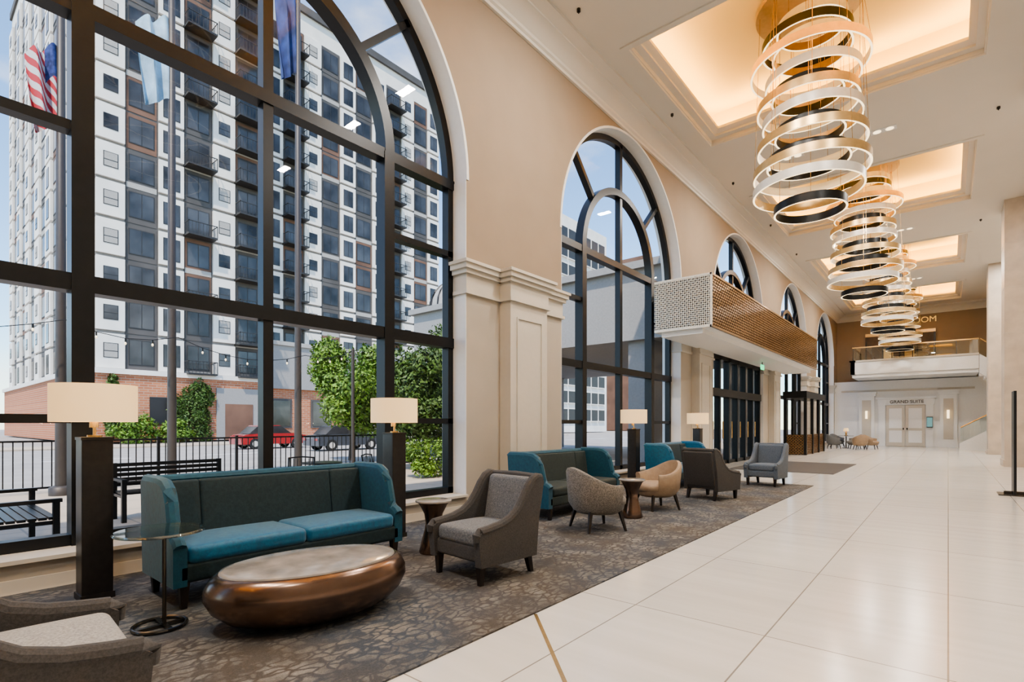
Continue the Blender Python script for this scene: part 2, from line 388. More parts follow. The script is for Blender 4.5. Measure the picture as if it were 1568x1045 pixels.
def text(s,name,loc,size,mat,ext=.015,rot=(90,0,0)):
    cu=bpy.data.curves.new(name,'FONT'); cu.body=s; cu.size=size; cu.extrude=ext; cu.align_x='CENTER'
    cu.materials.append(mat); o=bpy.data.objects.new(name,cu); S.collection.objects.link(o); o.location=loc
    o.rotation_euler=[math.radians(a) for a in rot]; return o
M_sign=pm('sign_gold_glow',(.75,.55,.2),.4,.3,emit=(1,.7,.25),es=.35)  # gold letters brightened by an added glow of their own
text('GRAND SUITE','sign_suite',(-2.0,YB-.14,2.72),.27,M_frame)
text('BALLROOM','sign_ballroom',(-1.85,Y1-.03,7.85),.5,M_sign)
b=B('wall_sconce')
b.cyl((0,0,-.25),.06,0,.5,M_led,12); b.box((-.03,0,-.05),(.03,.12,.05),M_brass); o=b.make((-4.07,40.68,2.0)); copyobj(o,(0.0,40.68,2.0)); 
b=B('display_screen'); b.box((-1.02,YB-.22,1.2),(-.72,YB-.11,1.85),M_frame); b.box((-1.0,YB-.225,1.24),(-.74,YB-.215,1.81),M_screen); b.make()
b=B('lobby_panel')
b.box((-4.2,Y1-.08,4.55),(-.6,Y1-.01,7.3),M_dark)
for x in (-4.2,-3.3,-2.4,-1.5,-.65): b.box((x-.05,Y1-.12,4.55),(x+.05,Y1-.02,7.3),M_black)
b.box((-4.25,Y1-.13,7.2),(-.6,Y1-.02,7.4),M_gold)
for x in (-3.0,-1.9): b.box((x-.25,Y1-.14,5.4),(x+.25,Y1-.1,6.3),M_gold)
b.make()
b=B('balcony')
b.box((-4.55,38.2,4.25),(1.28,Y1-.01,4.5),M_white)
b.box((-4.62,38.1,4.45),(1.28,38.3,5.25),M_white); b.box((-4.62,38.1,4.45),(-4.4,Y1-.01,5.25),M_white)
b.box((-4.68,38.04,5.2),(1.28,38.36,5.3),M_trim); b.box((-4.68,38.04,5.2),(-4.36,Y1-.01,5.3),M_trim)
b.box((-4.5,38.19,5.3),(1.28,38.21,6.05),M_railglass); b.box((-4.51,38.2,5.3),(-4.49,Y1-.02,6.05),M_railglass)
b.box((-4.55,38.16,6.05),(1.28,38.24,6.12),M_brass); b.box((-4.54,38.2,6.05),(-4.46,Y1-.02,6.12),M_brass)
for x in [-4.5+.97*i for i in range(6)]: b.box((x-.02,38.17,5.3),(x+.02,38.23,6.06),M_steel)
b.make()
b=B('staircase')
n=14
for i in range(n):
    x=1.3+.19*i; z=4.4-.155*i; b.box((x,38.3,z-.35),(x+.19,39.5,z),M_white)
b.ext([(1.3,5.25),(4.0,3.05),(4.0,2.0),(1.3,4.2)],38.12,38.3,M_white,axis='Y')
b.ext([(1.3,6.05),(4.0,3.85),(4.0,3.05),(1.3,5.25)],38.19,38.21,M_railglass,axis='Y')
b.tube([(1.34,38.2,6.08),(4.0,38.2,3.88)],.04,M_brass)
for i in range(n):
    x=.55+.25*i; z=.16*(i+1); b.box((x,37.0,0),(x+.25,38.03,z),M_white)
b.box((4.05,37.0,0),(4.48,39.5,2.24),M_white)
b.ext([(.45,0),(.45,.35),(4.05,2.65),(4.05,0)],36.85,37.0,M_white,axis='Y')
b.ext([(.5,.4),(.5,1.2),(4.05,3.45),(4.05,2.65)],36.92,36.94,M_railglass,axis='Y')
b.tube([(.5,36.93,1.22),(4.05,36.93,3.47)],.035,M_brass)
b.make()
# ------------------------------------------------------------------ entry canopy and doors
b=B('entry_canopy'); ya,yb=12.85,26.2; xo=-4.41; z0,z1=3.78,5.1
b.box((WX+.005,ya+.03,z0),(xo-.05,yb-.03,z0+.06),M_white)
b.box((WX+.16,ya+.1,z0-.12),(xo-.25,yb-.1,z0),M_white)
b.box((WX+.005,ya+.05,z0+.06),(xo-.06,yb-.05,z1-.02),M_backing)
b.box((WX+.005,ya+.04,z0+.06),(xo-.06,ya+.05,z1-.02),M_pc)
def lattice(b,L,H,sp,w,t,mat,T):
    k=-H
    while k<L:
        for s in (1,-1):
            a0=max(0,k); a1=min(L,k+H)
            if a1-a0>.01:
                u0,v0=a0,(a0-k); u1,v1=a1,(a1-k)
                if s<0: v0,v1=H-v0,H-v1
                d=Vector((u1-u0,v1-v0)); nrm=Vector((-d.y,d.x)).normalized()*w/2
                P=[(u0-nrm.x,v0-nrm.y),(u1-nrm.x,v1-nrm.y),(u1+nrm.x,v1+nrm.y),(u0+nrm.x,v0+nrm.y)]
                P=[(min(L,max(0,p)),min(H,max(0,q))) for p,q in P]
                vs=[T(p,q,0) for p,q in P]+[T(p,q,t) for p,q in P]
                b.add(vs,[(0,1,2,3),(7,6,5,4),(0,1,5,4),(1,2,6,5),(2,3,7,6),(3,0,4,7)],mat)
        k+=sp
lattice(b,xo-WX,z1-z0,.105,.045,.012,M_latw,lambda u,v,t:(WX+u,ya+.012-t,z0+v))
lattice(b,yb-ya,z1-z0,.15,.045,.012,M_latg,lambda u,v,t:(xo-.012+t,ya+u,z0+v))
for z in (z0,z1-.05):
    b.box((WX+.005,ya-.01,z),(xo,ya+.03,z+.05),M_latw); b.box((xo-.03,ya,z),(xo+.01,yb,z+.05),M_latg)
b.box((xo-.04,ya-.01,z0),(xo+.01,ya+.03,z1),M_latw)
b.make()
c=20.3
b=B('storefront_entrance')
ys=[c-2.94,c-1.95,c-.98,c,c+.98,c+1.95,c+2.94]
for y in ys: b.box((-6.2,y-.06,0),(-6.0,y+.06,3.78),M_frame)
b.box((-6.2,c-3.0,3.62),(-6.0,c+3.0,3.8),M_frame); b.box((-6.22,c-3.0,2.35),(-5.96,c+3.0,2.62),M_frame)
for y0_,y1_ in zip(ys[:-1],ys[1:]):
    b.box((-6.11,y0_+.06,.0),(-6.09,y1_-.06,2.35),M_glass); b.box((-6.11,y0_+.06,2.62),(-6.09,y1_-.06,3.62),M_glass)
    b.box((-6.15,y0_+.06,0),(-6.05,y1_-.06,.12),M_frame)
    b.tube([(-5.98,y0_+.2,.9),(-5.98,y0_+.2,1.5)],.02,M_brass)
b.make()
b=B('exit_sign'); b.box((-5.2,20.2,3.38),(-5.17,20.6,3.56),M_exit); b.box((-5.195,20.38,3.56),(-5.175,20.42,3.655),M_frame); b.make()
b=B('vestibule')
for x in (-5.78,-4.95):
    for y in (26.6,28.1,29.6,31.0): b.box((x-.06,y-.06,0),(x+.06,y+.06,2.8),M_frame)
b.box((-5.86,26.5,2.6),(-4.88,31.1,2.9),M_frame)
for y in (26.6,31.0): b.box((-5.78,y-.01,.95),(-4.95,y+.01,2.6),M_glass)
b.box((-4.96,26.6,.95),(-4.94,31,2.6),M_glass)
lattice(b,.83,.9,.13,.04,.02,M_latg,lambda u,v,t:(-5.78+u,26.6-t,v+.02)); lattice(b,4.4,.9,.16,.04,.02,M_latg,lambda u,v,t:(-4.95+t,26.6+u,v+.02))
b.box((-5.78,26.6,0),(-4.97,26.64,.93),M_black); b.box((-4.99,26.6,0),(-4.96,31,.93),M_black)
b.make()
# ------------------------------------------------------------------ chandeliers
b=B('chandelier')
def ring(b,cx,cy,z,r,h,mat):
    n=64; t=.035
    b.lathe([(r,-h/2),(r,h/2),(r-t,h/2)],(cx,cy,z),mat,n,caps=False)
    b.lathe([(r-t,h/2),(r-t,-h/2)],(cx,cy,z),{M_silver:M_gold,M_gold:M_ledin,M_ringblk:M_ringblk}[mat],n,caps=False)
    b.lathe([(r-t,-h/2),(r,-h/2)],(cx,cy,z),M_led,n,caps=False)
rings=[(9.28,.62,.05,.0,M_silver),(9.02,.80,-.05,.04,M_ringblk),(8.78,.70,.06,-.04,M_silver),(8.50,1.05,0,0,M_gold),(8.22,.84,.05,.05,M_silver),(7.98,.64,-.03,.02,M_ringblk),
(7.74,.90,-.03,0,M_gold),(7.44,.88,.04,.04,M_silver),(7.18,.62,.02,-.03,M_ringblk),(6.94,.96,.04,0,M_gold),(6.66,.74,-.02,.03,M_ringblk),(6.42,1.02,.03,-.02,M_gold),(6.08,.98,-.03,.02,M_silver),(5.68,.64,.02,0,M_ringblk)]
for z,r,dx,dy,m in rings: ring(b,dx,dy,z,r,.16,m)
b.lathe([(.95,0),(.95,.07),(.9,.09)],(0,0,9.62),M_gold,48); b.cyl((0,0,9.70),.12,0,.045,M_gold)
for k,(z,r,dx,dy,m) in enumerate(rings):
    for a in range(3):
        w=2*math.pi*a/3+k*.7; x=dx+(r-.02)*math.cos(w); y=dy+(r-.02)*math.sin(w)
        L=math.hypot(x,y); f=min(1,.88/L); b.tube([(x,y,z+.07),(x*f,y*f,9.63)],.0045,M_brass,4)
ch=b.make((-2.12,11.7,0))
for n in (-1,1,2,3): copyobj(ch,(-2.12,11.7+PER*n if n<3 else 36.9,0),rot=n*37)
b=B('downlight_and_fill')  # middle row stands for real fixtures, outer rows are added for fill
b.box((-.27,-.12,-.012),(.27,.12,0),M_white); b.cyl((-.13,0,-.02),.085,0,.01,M_led); b.cyl((.13,0,-.02),.085,0,.01,M_led)
first=None
def arealight(name,loc,size,sizey,en,col,rot=(0,0,0),spread=None):
    l=bpy.data.lights.new(name,'AREA'); l.shape='RECTANGLE'; l.size=size; l.size_y=sizey; l.energy=en; l.color=col
    if spread: l.spread=math.radians(spread)
    o=bpy.data.objects.new(name,l); S.collection.objects.link(o); o.location=loc; o.rotation_euler=[math.radians(a) for a in rot]; return o
for yy,yr in ((-1.35,-1.35),(7.35,7.35),(16.05,17.9),(24.75,26.5),(33.45,30.6)):
    for xx in (-3.3,-1.25,2.2):
        y_=yr if xx>1 else yy
        if first is None: first=b.make((xx,y_,CZ))
        else: copyobj(first,(xx,y_,CZ))
        arealight('downlight_fill',(xx,y_,CZ-.04),.45,.2,215,(1,.935,.86))  # neutral fill light, outer rows added without a known source
b=B('sprinkler_head'); b.cyl((0,0,-.05),.035,0,.05,M_steel,10); b.cyl((0,0,-.08),.012,0,.04,M_steel,6)
o=b.make((-5.05,7.9,CZ))
for xx,yy in ((-5.05,16.6),(-5.05,12),(-5.05,21),(-5.05,25.3),(.9,8),(.9,16.6),(.9,25.3)): copyobj(o,(xx,yy,CZ))
for y0,y1 in COF:
    ym=(y0+y1)/2; xm=(CX0+CX1)/2; col=(1,.67,.25); e=76
    for yy in (y0-.02,y1+.02): arealight('cove_strip',(xm,yy,CZ+.38),CX1-CX0,.12,e,col,(180,0,0))
    for xx in (CX0-.02,CX1+.02): arealight('cove_strip',(xx,ym,CZ+.38),.12,y1-y0,e*.85,col,(180,0,0))
# ------------------------------------------------------------------ furniture
def leg(b,x,y,z,top=.028,bot=.018,mat=M_leg,dx=0,dy=0):
    b.add([(x+sx*bot+dx,y+sy*bot+dy,0) for sx,sy in ((-1,-1),(1,-1),(1,1),(-1,1))]+[(x+sx*top,y+sy*top,z) for sx,sy in ((-1,-1),(1,-1),(1,1),(-1,1))],
      [(3,2,1,0),(4,5,6,7),(0,1,5,4),(1,2,6,5),(2,3,7,6),(3,0,4,7)],mat)
def armchair(loc,rot,fin,fout,scale=None):
    b=B('armchair')
    b.rbox((0,-.01,.27),(.62,.66,.15),.03,fout)
    b.rbox((0,-.05,.405),(.55,.6,.15),.05,fin,puff=.025)
    Mt=Matrix.Translation((0,.26,.3))@Matrix.Rotation(math.radians(-10),4,'X')
    b.rbox((0,0,.31),(.56,.13,.62),.05,fin,Mt)
    b.rbox((0,.06,.28),(.62,.07,.66),.03,fout,Mt)
    curve=[(-.385,.40),(-.385,.455),(-.35,.48),(-.25,.49),(-.12,.51),(0,.55),(.10,.62),(.18,.72),(.24,.82),(.30,.89),(.36,.92),(.42,.915)]
    for s in (-1,1):
        poly=[(-.36,.17)]+curve+[(.43,.86),(.36,.5),(.33,.17)]
        xs=sorted((s*.28,s*.36)); b.ext(poly,xs[0],xs[1],fout)
        rr=[.03,.04,.042,.042,.042,.042,.042,.042,.042,.042,.04,.03]
        b.tube([(s*.325,y,z) for y,z in curve],.05,fout,10,rr=rr)
    b.tube([(-.33,.395,.905),(0,.41,.915),(.33,.395,.905)],.038,fout,10)
    for sx in (-1,1): leg(b,sx*.29,-.31,.2,.032,.02); leg(b,sx*.28,.28,.2,.03,.02,dy=.05)
    return b.make(loc,rot,scale=scale)
Z=.013
armchair((-3.34,3.60,Z),-5,M_grey,M_greyout,(1,1,.97))
armchair((-2.90,.32,Z),176,M_greylit,M_greyout,(1.08,1.05,1))
armchair((-3.42,9.95,Z),165,M_greyout,M_greyout)
armchair((-3.2,12.9,Z),-4,M_bluegrey,M_bluegrey)
def sofa(loc,rot,seat,back,arm):
    b=B('sofa'); W=2.1
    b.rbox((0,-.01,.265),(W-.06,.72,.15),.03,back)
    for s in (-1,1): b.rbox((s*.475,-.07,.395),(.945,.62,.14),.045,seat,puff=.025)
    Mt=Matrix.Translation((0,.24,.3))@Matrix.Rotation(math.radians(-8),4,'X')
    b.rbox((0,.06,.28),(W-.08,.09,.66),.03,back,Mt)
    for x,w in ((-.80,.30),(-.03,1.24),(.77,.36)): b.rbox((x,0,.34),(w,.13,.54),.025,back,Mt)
    poly=[(-.37,.17),(-.37,.46),(-.34,.49),(-.29,.51),(-.245,.57),(-.22,.67),(-.19,.78),(-.14,.87),(-.06,.915),(.05,.925),(.38,.925),(.40,.9),(.35,.17)]
    for s in (-1,1):
        xs=sorted((s*.955,s*(W/2))); b.ext(poly,xs[0],xs[1],arm)
        b.tube([(s*1.002,y,z) for y,z in poly[1:12]],.047,arm,8)
        for y in (-.33,.3): leg(b,s*.97,y,.2,.035,.02)
    b.tube([(-1.0,.385,.915),(1.0,.385,.915)],.04,arm,8)
    return b.make(loc,rot)
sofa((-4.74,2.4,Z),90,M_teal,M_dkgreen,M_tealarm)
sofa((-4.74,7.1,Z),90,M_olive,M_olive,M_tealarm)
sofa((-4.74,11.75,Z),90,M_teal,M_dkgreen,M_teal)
def barrel(loc,rot,fin,fout,name='barrel_chair',scale=None):
    b=B(name); n=36; a0,a1=-118,118; vs=[];ro=.36;t=.07
    prof=[]
    for i in range(n+1):
        th=math.radians(90+a0+(a1-a0)*i/n); u=abs(a0+(a1-a0)*i/n)/118
        top=.60+.22*(.5+.5*math.cos(min(1,u*1.08)*math.pi))
        c,s=math.cos(th),math.sin(th)
        q=[(ro-.06,.26),(ro+.0,.36),(ro+.03,top-.03),(ro+.015,top),(ro-.03,top+.005),(ro-.05,top-.03),(ro-t-.02,.30)]
        prof.append([(r*c,r*s*1.02,z) for r,z in q])
    k=7
    for p in prof: vs+=p
    fo=[];fi=[]
    for i in range(n):
        for j in range(k):
            f=(i*k+j,(i+1)*k+j,(i+1)*k+(j+1)%k,i*k+(j+1)%k)
            (fo if j<3 or j==6 else fi).append(f)
    fo.append(tuple(range(k))); fo.append(tuple(n*k+j for j in range(k)))
    b.add(vs,fo,fout); b.add(vs,fi,fin)
    b.lathe([(.25,.22),(.31,.26),(.33,.33)],(0,-.01,0),fout,36)
    b.lathe([(.28,.31),(.315,.34),(.32,.40),(.29,.445),(.2,.465),(.05,.47)],(0,-.04,0),fin,36,sy=1.05)
    for x,y in ((-.21,-.2),(.21,-.2),(-.2,.2),(.2,.2)): leg(b,x,y,.27,.022,.012,dx=x*.28,dy=y*.28)
    return b.make(loc,rot,angle=50,scale=scale)
barrel((-3.58,6.05,Z),150,M_pat,M_pat,scale=(1.04,1.04,1))
barrel((-3.68,8.12,Z),-32,M_tan,M_tan,scale=(1,1,.96))
b=B('pedestal_lamp')
b.rbox((0,0,.64),(.2,.2,1.28),.006,M_black); b.box((-.105,-.105,1.262),(.105,.105,1.285),M_black); b.box((-.11,-.11,0),(.11,.11,.05),M_black)
b.cyl((0,0,1.285),.05,0,.015,M_brass); b.cyl((0,0,1.29),.012,0,.3,M_brass,12); b.cyl((-.02,0,1.36),.03,0,.05,M_brass,12)
b.lathe([(.283,1.405),(.283,1.70),(.278,1.70),(.278,1.405),(.283,1.405)],(0,0,0),M_shade,48,caps=False)
b.cyl((0,0,1.69),.278,0,.004,M_shade,48)
b.lathe([(.02,1.5),(.045,1.53),(.05,1.57),(.02,1.61)],(0,0,0),M_bulb,16)
o=b.make((-5.25,1.07,Z))
for y in (1.07,4.02,10.42,14.2):
    if y>1.1: copyobj(o,(-5.25,y,Z if y<13.4 else 0))
    l=bpy.data.lights.new('lamp_bulb','POINT'); l.energy=10; l.color=(1,.72,.42); l.shadow_soft_size=.06
    lo=bpy.data.objects.new('lamp_bulb',l); S.collection.objects.link(lo); lo.location=(-5.25,y,1.45)
b=B('coffee_table')
b.lathe([(.30,0),(.46,.02),(.60,.075),(.69,.15),(.735,.235),(.73,.30),(.70,.355),(.665,.385),(.635,.395)],(0,0,0),M_bronze,64,sx=.60,sy=1)
b.lathe([(.64,.394),(.635,.405),(.60,.41),(.3,.411)],(0,0,0),M_marble,64,sx=.60,sy=1)
o=b.make((-3.56,2.0,Z),-11,angle=60,scale=(1.04,.96,.98))
copyobj(o,(-3.75,11.5,Z),0,(.8,.55,1))
b=B('side_table')
b.lathe([(.15,0),(.155,.02),(.13,.12),(.095,.25),(.085,.32),(.10,.42),(.15,.52),(.175,.545)],(0,0,0),M_bronze,32)
b.lathe([(.17,.545),(.195,.55),(.195,.565),(.18,.57)],(0,0,0),M_marble,32)
o=b.make((-4.28,3.80,Z)); copyobj(o,(-3.62,7.13,Z))
b=B('glass_side_table')
tx,ty=-.015,-.02
b.lathe([(.262,.645),(.265,.652),(.265,.658),(.262,.665)],(tx,ty,0),M_tglass,48)
b.tube([(tx+.265*math.cos(2*math.pi*i/48),ty+.265*math.sin(2*math.pi*i/48),.655) for i in range(49)],.006,M_railglass,6)
b.tube([(0,0,.02),(0,0,.60),(-.005,-.01,.63),(tx,ty,.643)],.013,M_steel,12); b.cyl((tx,ty,.636),.07,0,.008,M_steel)
pts=[(-.02+.155*math.cos(2*math.pi*i/40),-.02+.155*math.sin(2*math.pi*i/40),.014) for i in range(41)]
b.tube(pts,.013,M_steel,8); b.box((-.17,-.015,.004),(.13,.015,.022),M_steel); b.box((-.02,-.17,.004),(.01,.13,.022),M_steel)
b.make((-4.12,1.22,Z))
b=B('sign_stand'); b.box((-.02,-.25,.02),(.02,.25,2.05),M_frame); b.box((-.24,-.28,0),(.24,.28,.02),M_steel); b.box((-.15,-.03,.02),(.15,.03,.07),M_steel); b.make((1.0,14.3,0))
for x,y,r,m in ((-5.1,36.5,60,M_grey),(-4.1,35.3,-70,M_pat),(-3.3,35.2,80,M_tan),(-3.7,34.1,200,M_tan),(-5.0,34.6,120,M_grey)): barrel((x,y,0),r,m,m)
b=B('round_table'); b.cyl((0,0,.70),.38,0,.03,M_marble); b.cyl((0,0,0),.03,0,.7,M_steel,12); b.cyl((0,0,0),.22,0,.02,M_steel); b.make((-4.6,36.1,0))
b=B('table_lamp'); b.lathe([(.08,0),(.09,.02),(.03,.05),(.06,.16),(.02,.26)],(0,0,0),M_brass,16); b.lathe([(.14,.26),(.11,.44),(.105,.44),(.135,.26)],(0,0,0),M_shade,24,caps=False); b.make((-4.6,36.1,.73))
# ------------------------------------------------------------------ exterior
GZ=-.06
b=B('ground_street'); b.box((-200,-80,-.3),(-15.6,160,GZ-.06),M_road); b.make()
b=B('ground_patio'); b.box((-15.6,-80,-.3),(WB,160,GZ),M_conc); b.make()
b=B('sidewalk'); b.box((-45,-40,-.3),(-40,60,GZ+.02),M_conc); b.make()
b=B('road_marking')
for y in range(-20,60,6): b.box((-28.1,y,GZ-.059),(-27.9,y+3,GZ-.05),M_white)
b.make()
def facade(b,o,u,nrm,L,z0,FH,nf,seed,start='W',cw=2.05,balc=True):
    rnd=random.Random(seed); u=Vector(u);nrm=Vector(nrm);o=Vector(o)
    def bx(a0,a1,za,zb,d0,d1,mat):
        p=o+u*a0+nrm*d0; q=o+u*a1+nrm*d1
        lo=(min(p.x,q.x),min(p.y,q.y),za); hi=(max(p.x,q.x),max(p.y,q.y),zb); b.box(lo,hi,mat)
    n=int(L/cw); cw=L/n; H=FH*nf
    for i in range(n):
        a=i*cw; dark=(i%2==1) if start=='W' else (i%2==0)
        kind=i%6
        if dark: bx(a-.1,a+cw+.1,z0,z0+H,0,.06,M_fg)
        else: # projecting white pier, gives the elevation relief
            for f in range(nf): bx(a+.12,a+cw-.12,z0+f*FH+.16,z0+(f+1)*FH-.1,.0,.28,M_fw)
        for f in range(nf):
            z=z0+f*FH
            if dark:
                brown=(f//2+i)%4==0
                bx(a,a+cw,z+.05,z+FH-.1,.06,.09,M_fb if brown else M_fg)
                if (f+i)%3==0: bx(a,a+cw,z-.12,z+.32,.09,.11,M_fgm)
                bx(a+.15,a+cw-.15,z+.5,z+2.55,.09,.12,M_winf)
                bx(a+.22,a+cw/2-.03,z+.57,z+2.48,.12,.13,M_win); bx(a+cw/2+.03,a+cw-.22,z+.57,z+2.48,.12,.13,M_win)
                if balc and (kind in(5,2) or (kind==3 and f%2==0)):
                    bx(a-.1,a+cw+.1,z,z+.15,.1,1.3,M_winf)
                    bx(a-.1,a+cw+.1,z+1.1,z+1.16,1.24,1.3,M_winf)
                    for k in range(9): bx(a-.1+k*(cw+.2)/8-.015,a-.1+k*(cw+.2)/8+.015,z+.15,z+1.1,1.25,1.28,M_winf)
                    for e in (a-.1,a+cw+.06):
                        bx(e,e+.04,z+1.1,z+1.16,.1,1.3,M_winf)
                        for k in range(4): bx(e,e+.03,z+.15,z+1.1,.35+k*.3,.38+k*.3,M_winf)
            else:
                bx(a,a+cw,z-.12,z+.18,0,.05,M_fj)
                w=.85; m=a+cw*.5
                if kind in (0,4,3):
                    bx(m-w/2-.05,m+w/2+.05,z+.95,z+2.1,.28,.31,M_winf); bx(m-w/2,m+w/2,z+1.0,z+2.05,.31,.32,M_fgm if rnd.random()<.5 else M_win)
                    bx(m-w/2,m+w/2,z+1.45,z+1.5,.32,.33,M_winf)
                else:
                    bx(m-.62,m+.62,z+.55,z+2.4,.28,.31,M_winf); bx(m-.56,m-.03,z+.6,z+2.35,.31,.32,M_win); bx(m+.03,m+.56,z+.6,z+2.35,.31,.32,M_win)
b=B('apartment_building'); FH=2.95
b.box((-90,10.1,0),(-50,22.5,52),M_fw); b.box((-90,22.5,0),(-54,48.8,46.2),M_fw)
b.box((-90.2,9.9,52),(-49.8,22.7,52.8),M_fg); b.box((-90,22.5,46.2),(-53.7,49,47),M_fg)
facade(b,(-50,10.1,0),(0,1,0),(1,0,0),12.4,5.6,FH,15,1)
facade(b,(-54,22.5,0),(0,1,0),(1,0,0),26.3,5.6,FH,13,2,'D')
facade(b,(-90,10.1,0),(1,0,0),(0,-1,0),40,5.6,FH,15,3,cw=2.8,balc=False)
b.box((-49.9,9.9,0),(-49.4,22.6,5.3),M_brick); b.box((-50,9.6,5.3),(-49.2,22.8,5.7),M_fw)
b.box((-90,9.4,0),(-49.4,9.95,5.3),M_brick); b.box((-90,9.2,5.3),(-49.2,9.95,5.7),M_fw)
b.box((-53.9,22.6,0),(-52.2,36,5.0),M_brick); b.box((-54,22.6,5.0),(-51.8,48.8,9.4),M_pc); b.box((-54,22.5,9.4),(-51.6,49,9.8),M_fgm); b.box((-53.9,36,0),(-52.4,48.8,5.0),M_fgm)
b.box((-49.45,18.6,0),(-49.3,22.4,4.6),M_pc); b.box((-49.35,19.3,0),(-49.25,21.7,3.2),M_fb)
for y in (11.5,13.6): b.box((-49.42,y,1.4),(-49.32,y+1.2,3.6),M_winf)
for y in (24.5,29,34): b.box((-52.22,y,1),(-52.1,y+2.4,4),M_fg); b.box((-52.12,y+.2,1.2),(-52.05,y+2.2,3.8),M_win)
b.make()
b=B('office_tower')
b.box((-64,72,0),(-50,88,37),M_fw)
for f in range(11):
    z=2+f*3.1
    for k in range(6): y=72.6+k*2.5; b.box((-50.05,y,z),(-49.95,y+2.1,z+2.0),M_winf); b.box((-50,y-.3,z-.15),(-49.7,y+1.9,z-.02),M_fw)
    for k in range(6): x=-63.6+k*2.3; b.box((x,71.95,z),(x+1.9,72.05,z+2.0),M_winf)
b.make()
b=B('office_tower'); b.box((-70,105,0),(-50,130,38),M_fb)
for f in range(11):
    for k in range(8): b.box((-50.05,106+k*3,3+f*3.1),(-49.9,108+k*3,4.8+f*3.1),M_win)
b.make()
b=B('city_block'); b.box((-140,-30,0),(-115,5,14),M_wall2)
for f in range(4):
    for k in range(9): b.box((-115.05,-28+k*3.6,2+f*3),(-114.9,-26+k*3.6,3.8+f*3),M_win)
b.make()
b=B('porte_cochere')
b.box((-20,16.5,4.3),(-7.2,28,6.7),M_pc); b.box((-20.2,16.3,6.7),(-7.2,28.2,6.95),M_pc)
for x,y in ((-19.3,17.2),(-19.3,27.3),(-8.2,17.2),(-8.2,27.3),(-13.5,17.2)): b.box((x-.45,y-.45,-.06),(x+.45,y+.45,4.3),M_pc)
dm=[(1.5*math.cos(math.radians(a)),6.95+1.5*math.sin(math.radians(a))) for a in (0,15,30,45,60,75,86)]
b.lathe(dm,(-18.3,18.0,0),M_fgm,16)
for k in range(16):
    a=2*math.pi*k/16; b.tube([(-18.3+r*1.01*math.cos(a),18+r*1.01*math.sin(a),z+.01) for r,z in dm],.04,M_winf,5)
b.make()
b=B('patio_fence'); fx=-14.6
y=-12
while y<15.5:
    b.box((fx-.03,y-.03,GZ),(fx+.03,y+.03,1.1),M_frame)
    for k in range(1,12): yy=y+k*.15; b.box((fx-.01,yy-.01,GZ+.12),(fx+.01,yy+.01,1.02),M_frame)
    y+=1.8
for z in (GZ+.1,1.02): b.box((fx-.02,-12,z),(fx+.02,15.6,z+.04),M_frame)
b.make()
def flagmat(name,kind):
    m,nt,bb=newmat(name); co=coords(nt)
    s=nt.nodes.new('ShaderNodeSeparateXYZ'); nt.links.new(co,s.inputs[0])
    a=nt.nodes.new('ShaderNodeMath'); a.operation='MULTIPLY_ADD'; a.inputs[1].default_value=8; nt.links.new(s.outputs[1],a.inputs[0])
    mu=nt.nodes.new('ShaderNodeMath'); mu.operation='MULTIPLY'; mu.inputs[1].default_value=4.2; nt.links.new(s.outputs[2],mu.inputs[0]); nt.links.new(mu.outputs[0],a.inputs[2])
    fr=nt.nodes.new('ShaderNodeMath'); fr.operation='FRACT'; nt.links.new(a.outputs[0],fr.inputs[0])
    r=nt.nodes.new('ShaderNodeValToRGB'); r.color_ramp.interpolation='CONSTANT'; r.color_ramp.elements[0].color=(.6,.57,.55,1); r.color_ramp.elements[1].position=.5; r.color_ramp.elements[1].color=(.5,.05,.06,1)
    nt.links.new(fr.outputs[0],r.inputs[0]); nt.links.new(r.outputs[0],bb.inputs['Base Color'])
    bb.inputs['Roughness'].default_value=.8; return m
F_us=flagmat('flag_us','us'); F_lb=pm('flag_lightblue',(.36,.50,.60),.8,var=.3,scale=3); F_db=pm('flag_darkblue',(.03,.05,.16),.8,var=.5,scale=3)
F_usb=pm('flag_canton',(.04,.06,.2),.8,var=.5,scale=14)
for (y,ztop,fm,zt,zl,wd) in ((2.3,13,F_us,9.15,1.6,.46),(4.3,15,F_lb,10.9,1.9,.6),(7.4,17,F_db,13.5,2.3,.5)):
    b=B('flagpole'); X=-14.0
    b.lathe([(.10,GZ),(.09,3),(.06,ztop),(.02,ztop+.02)],(0,0,0),M_pole,16); b.lathe([(.02,ztop),(.08,ztop+.08),(.02,ztop+.16)],(0,0,0),M_brass,12)
    b.lathe([(.2,GZ),(.2,.1),(.12,.14)],(0,0,0),M_pole,16)
    nu,nv=16,12; vs=[];fs=[];fc=[]
    for i in range(nu+1):
        for j in range(nv+1):
            u=i/nu; v=j/nv
            vs.append((.16*math.sin(u*11+v*2)*(.3+u),-.07-u*(wd-.12*v),zt-v*zl-u*.35+.05*math.sin(u*9)))
    for i in range(nu):
        for j in range(nv):
            a=i*(nv+1)+j; (fc if fm is F_us and i<6 and j<5 else fs).append((a,a+1,a+nv+2,a+nv+1))
    b.add(vs,fs,fm)
    if fc: b.add(vs,fc,F_usb)
    b.make((X,y,0),angle=80,recalc=False)
b=B('string_lights'); P=[(-13.6,-3,3.6),(-13.6,2.3,3.5),(-13.6,4.3,3.4),(-13.6,7.4,3.3),(-13.6,8.9,3.6)]
